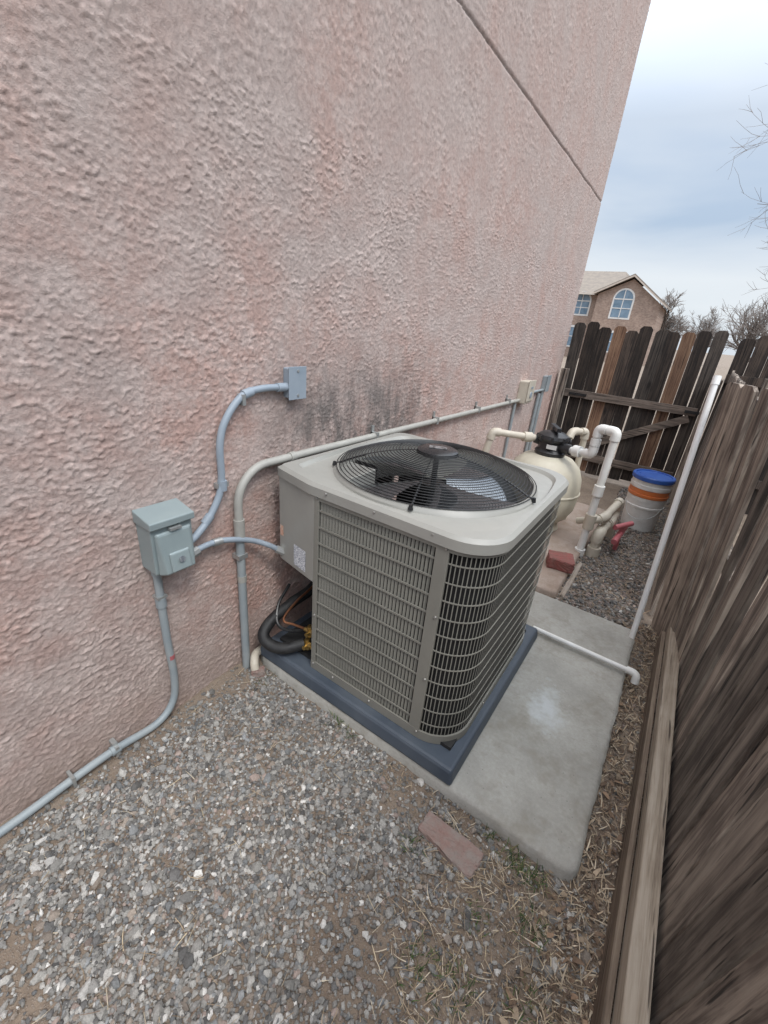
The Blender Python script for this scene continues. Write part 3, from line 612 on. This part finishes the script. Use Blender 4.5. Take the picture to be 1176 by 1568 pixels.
mb.cyl((-.13,3.62,.13),(-.10,3.92,.17),.024,12); mb.cyl((-.115,3.79,.0),(-.115,3.79,.22),.018,12); mb.cyl((-.16,3.70,.22),(-.06,3.88,.23),.022,12); mb.mk('valve_handles',rm,pv,True)
# bucket
bk_=empty('plastic_bucket'); BX,BY=-.03,4.50
def lat(name,prof,mat): 
    mb=MB(); mb.lathe(prof,(BX,BY,0),40); mb.mk(name,mat,bk_,True)
wb=surf('white_bucket_plastic',(.78,.78,.76),(.60,.58,.55),9,.4)
lat('lower_bucket',[(.135,.0),(.14,.005),(.155,.22),(.163,.225),(.163,.24),(.156,.245),(.16,.30),(0,.30)],wb)
lat('orange_bucket',[(.157,.325),(.166,.33),(.168,.355),(.160,.357),(.164,.40),(0,.40)],surf('orange_plastic',(.68,.19,.05),(.6,.2,.08),9,.4))
lat('white_band',[(.159,.299),(.162,.301),(.162,.325),(0,.326)],wb)
lat('upper_bucket',[(.160,.40),(.166,.405),(.167,.44),(.161,.445),(.163,.485),(0,.485)],wb)
lat('lid',[(.170,.480),(.174,.485),(.174,.515),(.168,.522),(.150,.522),(.146,.512),(0,.512)],surf('blue_plastic',(.03,.09,.36),(.04,.12,.42),9,.35))
mb=MB(); mb.tube(catmull([(BX-.155,BY-.06,.26),(BX-.10,BY-.16,.16),(BX,BY-.175,.13),(BX+.1,BY-.16,.18),(BX+.155,BY-.06,.26)],6),.003,6); mb.mk('handle',galv,bk_,True)
# ---------------------------------------------------------------- fences
wdk=wood('gate_wood',(.009,.007,.006),(.028,.021,.018),(.085,.062,.048),amt=.6)
wgr=wood('fence_wood',(.045,.036,.030),(.15,.12,.10),(.42,.36,.30),grain=(30,30,1.5),amt=.5,wf=.45,ckf=.9)
wrail=wood('rail_wood',(.18,.14,.105),(.32,.265,.205),(.46,.40,.33),grain=(70,2.4,70),amt=.2,knots=False)
wor=wood('cedar_wood',(.06,.03,.02),(.17,.095,.06),(.30,.19,.12),amt=.3)
def board(mb,b,t,wv,tv,ear=.03):
    b=Vector(b);t=Vector(t);wv=Vector(wv);tv=Vector(tv); mb.c=(R.random(),R.random(),R.random())
    u=(t-b).normalized(); s=t-u*ear; e=wv*.22
    f=[b,b+wv,s+wv,t+wv-e,t+e,s]; k=[p+tv for p in f]; n=6
    mb.add(f+k,[tuple(range(n)),tuple(range(2*n-1,n-1,-1))]+[((i+1)%n,i,n+i,n+(i+1)%n) for i in range(n)])
gt=empty('wooden_gate'); mb=MB(); mo=MB(); mg=MB(); x=-1.33; i=0
while x<.12:
    wd=R.uniform(.115,.14); zt_=1.76+R.uniform(-.035,.035)+.02*math.sin(x*3)
    tgt=mo if (i in (3,8)) else (mg if i in (0,6,10) else mb)
    board(tgt,(x,5.80,R.uniform(.03,.07)),(x+R.uniform(-.018,.018),5.80+R.uniform(-.01,.01),zt_),(wd,0,0),(0,.018,0)); x+=wd+R.uniform(.002,.009); i+=1
mb.mk('boards',wdk,gt); mo.mk('newer_boards',wor,gt); mg.mk('grey_boards',wood('grey_gate_wood',(.018,.015,.013),(.05,.041,.036),(.13,.108,.09),amt=.4),gt)
mb=MB()
for z0 in (.93,.20): mb.c=(R.random(),.7,R.random()); mb.bx(-1.33,.13,5.758,5.797,z0,z0+.085)
mb.c=(.3,.5,.1); a=Vector((.08,5.785,.90)); b=Vector((-1.0,5.785,.30)); dd=(b-a).normalized(); pn=Vector((dd.z,0,-dd.x))*.04; q=Vector((0,-.03,0))
mb.hexa([a-pn+q,a-pn,a+pn,a+pn+q,b-pn+q,b-pn,b+pn,b+pn+q])
mb.mk('rails',wood('gate_rail_wood',(.045,.036,.03),(.12,.095,.08),(.24,.195,.16),grain=(3,90,90),amt=.3,knots=False),gt)
mb=MB(); mb.c=(.2,.8,.5); mb.bx(.155,.245,5.66,5.75,-.05,1.33); mb.c=(.6,.5,.5); mb.bx(-1.33,-1.25,5.62,5.70,-.05,1.25); mb.mk('gate_posts',wgr,gt,bevel=.004)
mb=MB(); mb.bx(-1.20,-1.0,5.745,5.757,.955,.985); mb.bx(.02,.16,5.745,5.757,.955,.985); mb.mk('hinges',blk,gt)
bf=empty('wooden_fence.001'); mb=MB(); x=.26
while x<4.5:
    wd=R.uniform(.12,.14); board(mb,(x,5.86,.0),(x+R.uniform(-.012,.012),5.86,1.74+R.uniform(-.04,.04)+.02*x),(wd,0,0),(0,.018,0)); x+=wd+R.uniform(.004,.012)
mb.mk('boards',wdk,bf); mb=MB(); mb.bx(.26,4.5,5.815,5.855,1.3,1.385); mb.bx(.26,4.5,5.815,5.855,.3,.385); mb.mk('rails',wdk,bf)
rf=empty('wooden_fence'); mb=MB()
def ip(y,P): return float(np.interp(y,[p[0] for p in P],[p[1] for p in P]))
XB=[(-2,.38),(2.3,.378),(2.6,.335),(2.88,.215)]; XT=[(-2,.47),(0,.46),(1.5,.42),(2.1,.345),(2.45,.275),(2.7,.215),(2.95,.15)]
y=-1.8; j=0
while y<2.70:
    wd=R.uniform(.128,.142); y1=y+wd; dyt=ip(y,[(-2,-.10),(1.5,-.10),(2.7,.10)])
    b=Vector((ip(y,XB),y,.02 if y<2.4 else .0)); b2=Vector((ip(y1,XB),y1,b.z)); dt=R.uniform(-.008,.008)
    t=Vector((ip(y+dyt,XT)+R.uniform(-.004,.004),y+dyt+dt,1.475+R.uniform(-.015,.015)))
    tw=R.uniform(-.002,.008); s_=Vector((R.uniform(-.003,.004),0,0))
    board(mb,b+s_,t+s_,(b2-b)+Vector((tw,0,0)),(.018,0,0),.02); y=y1+R.uniform(.007,.014); j+=1
mb.mk('boards',wgr,rf)
mb=MB(); y=2.92
while y<5.70:
    wd=R.uniform(.125,.14); xx=ip(y,[(2.9,.22),(5.7,.27)]); board(mb,(xx,y,0),(xx+.02,y,1.42+R.uniform(-.02,.02)),(.003,wd,0),(.018,0,0),.02); y+=wd+R.uniform(.002,.008)
mb.mk('far_boards',wgr,rf)
mb=MB(); mb.c=(.4,.6,.2)
mb.hexa([(.305,-1.8,.085),(.370,-1.8,.085),(.370,2.60,.10),(.31,2.60,.10),(.312,-1.8,.160),(.370,-1.8,.165),(.370,2.60,.165),(.314,2.60,.16)])
mb.mk('bottom_rail',wrail,rf,bevel=.004)
mb=MB(); mb.c=(.1,.35,.8); mb.hexa([(.275,-1.8,-.05),(.296,-1.8,-.05),(.30,2.6,-.05),(.285,2.6,-.05),(.282,-1.8,.105),(.300,-1.8,.105),(.306,2.6,.11),(.288,2.6,.11)]); mb.mk('kick_board',wood('kick_wood',(.08,.058,.04),(.18,.135,.10),(.30,.24,.18),grain=(70,2.4,70),amt=.3,knots=False),rf)
mb=MB(); mb.c=(.3,.3,.3)
for z0 in (.35,1.15): mb.bx(.50,.54,-1.8,5.7,z0,z0+.09)
for yy in (-1.5,.5,3.1,5.4): mb.bx(.54,.63,yy,yy+.09,0,1.4)
mb.mk('back_rails',wgr,rf)
# ---------------------------------------------------------------- background house
bh=empty('brick_house')
def brickm():
    m,nt,b=newmat('tan_brick',.9); br=nt.nodes.new('ShaderNodeTexBrick'); tc=nt.nodes.new('ShaderNodeTexCoord'); mp=nt.nodes.new('ShaderNodeMapping'); mp.inputs['Rotation'].default_value=(math.radians(90),0,0)
    nt.links.new(tc.outputs['Object'],mp.inputs[0]); nt.links.new(mp.outputs[0],br.inputs[0]); br.inputs['Scale'].default_value=4.
    br.inputs['Color1'].default_value=(.28,.19,.15,1); br.inputs['Color2'].default_value=(.40,.29,.23,1); br.inputs['Mortar'].default_value=(.42,.37,.31,1); br.inputs['Mortar Size'].default_value=.012
    f=ramp(nt,noise(nt,coords(nt),2.5,4,.7),[(.35,.75),(.65,1.)])
    nt.links.new(mix(nt,1.,br.outputs[0],f,'MULTIPLY'),b.inputs['Base Color']); return m
bm_=brickm(); roofm=surf('shingles',(.20,.17,.145),(.27,.23,.19),3,.9,0,.5,30,bd=.02); trim=surf('trim',(.55,.47,.40),None,4,.7); glass=surf('window_glass',(.10,.16,.22),(.2,.28,.36),1.5,.12)
HY=42
def prism(mb,poly,y0,y1):
    n=len(poly); mb.add([(x,y0,z) for x,z in poly]+[(x,y1,z) for x,z in poly],[tuple(range(n)),tuple(range(2*n-1,n-1,-1))]+[((i+1)%n,i,n+i,n+(i+1)%n) for i in range(n)])
mb=MB(); prism(mb,[(-8.3,0),(-3.7,0),(-3.7,4.35),(-6.0,6.0),(-8.3,4.9)],HY-1,HY+5); prism(mb,[(-16,0),(-8.31,0),(-8.31,4.9),(-16,4.9)],HY,HY+9); prism(mb,[(-8.3,0),(-3.8,0),(-3.8,4.3),(-8.3,4.3)],HY+5.01,HY+9); mb.mk('walls',bm_,bh)
mb=MB(); prism(mb,[(-8.6,4.85),(-6.0,6.15),(-3.3,4.2),(-3.3,4.36),(-6.0,6.33),(-8.6,5.02)],HY-1.35,HY+5.2)
mb.add([(-16.5,HY-.5,4.85),(-6.5,HY-.5,4.85),(-4.0,HY+9.6,4.3),(-16.5,HY+9.6,4.85),(-13,HY+4.3,7.1),(-7.6,HY+4.3,7.1)],[(0,1,5,4),(1,2,5),(2,3,4,5),(3,0,4)]); mb.mk('roof',roofm,bh)
mb=MB(); prism(mb,[(-8.65,4.80),(-6.0,6.13),(-3.25,4.12),(-3.25,4.22),(-6.0,6.24),(-8.65,4.92)],HY-1.42,HY-1.36); mb.mk('fascia',trim,bh)
wtrim=surf('white_trim',(.7,.68,.65),None,4,.6)
def archwin(x,z0,z1,w_,y,arch=True):
    mb=MB(); mf=MB(); n=12
    top=[(x+w_/2*math.cos(t),z1+w_/2*math.sin(t)) for t in np.linspace(0,math.pi,n)] if arch else [(x+w_/2,z1),(x-w_/2,z1)]
    prism(mb,[(x-w_/2,z0),(x+w_/2,z0)]+top,y-.03,y+.02); 
    W=w_+.24; top2=[(x+W/2*math.cos(t),z1+W/2*math.sin(t)) for t in np.linspace(0,math.pi,n)] if arch else [(x+W/2,z1+.12),(x-W/2,z1+.12)]
    prism(mf,[(x-W/2,z0-.12),(x+W/2,z0-.12)]+top2,y-.022,y+.02)
    mf.bx(x-.03,x+.03,y-.05,y-.032,z0,z1+(w_/2 if arch else 0)); mf.bx(x-w_/2,x+w_/2,y-.055,y-.034,(z0+z1)/2-.03,(z0+z1)/2+.03); mf.bx(x-w_/2,x+w_/2,y-.055,y-.034,z1-.04,z1+.04)
    mb.mk('window_glass',glass,bh); mf.mk('window_frame',wtrim,bh)
archwin(-6.35,3.3,4.6,1.3,HY-1); archwin(-9.6,3.4,4.4,1.2,HY); archwin(-9.6,.9,2.4,1.3,HY,False); archwin(-6.2,.8,2.2,1.6,HY-1,False); archwin(-12.5,3.4,4.4,1.2,HY)
# ---------------------------------------------------------------- bare trees
bark=surf('bark',(.15,.125,.11),(.23,.20,.18),6,.9)
def tree(name,base,h,r0,seed,levels,ang,kids,gn=.0,decay=.66,rm=.006):
    q=random.Random(seed); mb=MB()
    def grow(p,d,L,r,l):
        k=5 if l>1 else 3; P=[p.copy()]; dd=d.copy(); rr=[r]
        for i in range(k):
            dd=(dd+Vector((q.gauss(0,.13),q.gauss(0,.13),q.gauss(0,.10)+gn))).normalized(); P.append(P[-1]+dd*L/k); rr.append(max(rm*.5,r*(1-.5*(i+1)/k)))
        mb.tube(P,rr,7 if l>=levels-1 else (5 if l>1 else 3),False,False)
        if l==0: return
        for j in range(kids[levels-l]):
            t=q.uniform(.3,1.) if l<levels else q.uniform(.35,1.); i=min(k-1,int(t*k)); pp=P[i].lerp(P[i+1],t*k-i if t<1 else 1)
            ax=Vector((q.gauss(0,1),q.gauss(0,1),q.gauss(0,1))).cross(dd).normalized(); nd=Matrix.Rotation(math.radians(q.uniform(ang*.5,ang*1.4)),3,ax)@dd
            grow(pp,nd,L*decay*q.uniform(.75,1.2),max(rm,rr[i]*.6),l-1)
    grow(Vector(base),Vector((0,0,1)),h,r0,levels); return mb.mk(name,bark)
tree('bare_tree',(1.6,15,-.1),2.6,.10,3,5,40,[8,6,5,4,4],.04,.66,.005)
tree('bare_tree.001',(3.5,11.5,-.1),4.4,.16,21,5,44,[9,5,5,4,3],.0,.66,.0035)
tree('bare_tree.002',(-2.6,48,-.1),2.8,.2,5,5,40,[8,6,5,4,3],.05,.62,.018)
tree('bare_tree.003',(2.0,34,-.1),2.6,.2,6,4,40,[9,7,5,4,3],.05,.66,.012)
tree('bare_tree.004',(-.6,60,-.1),2.6,.2,9,4,40,[9,7,5,4,3],.05,.66,.02)
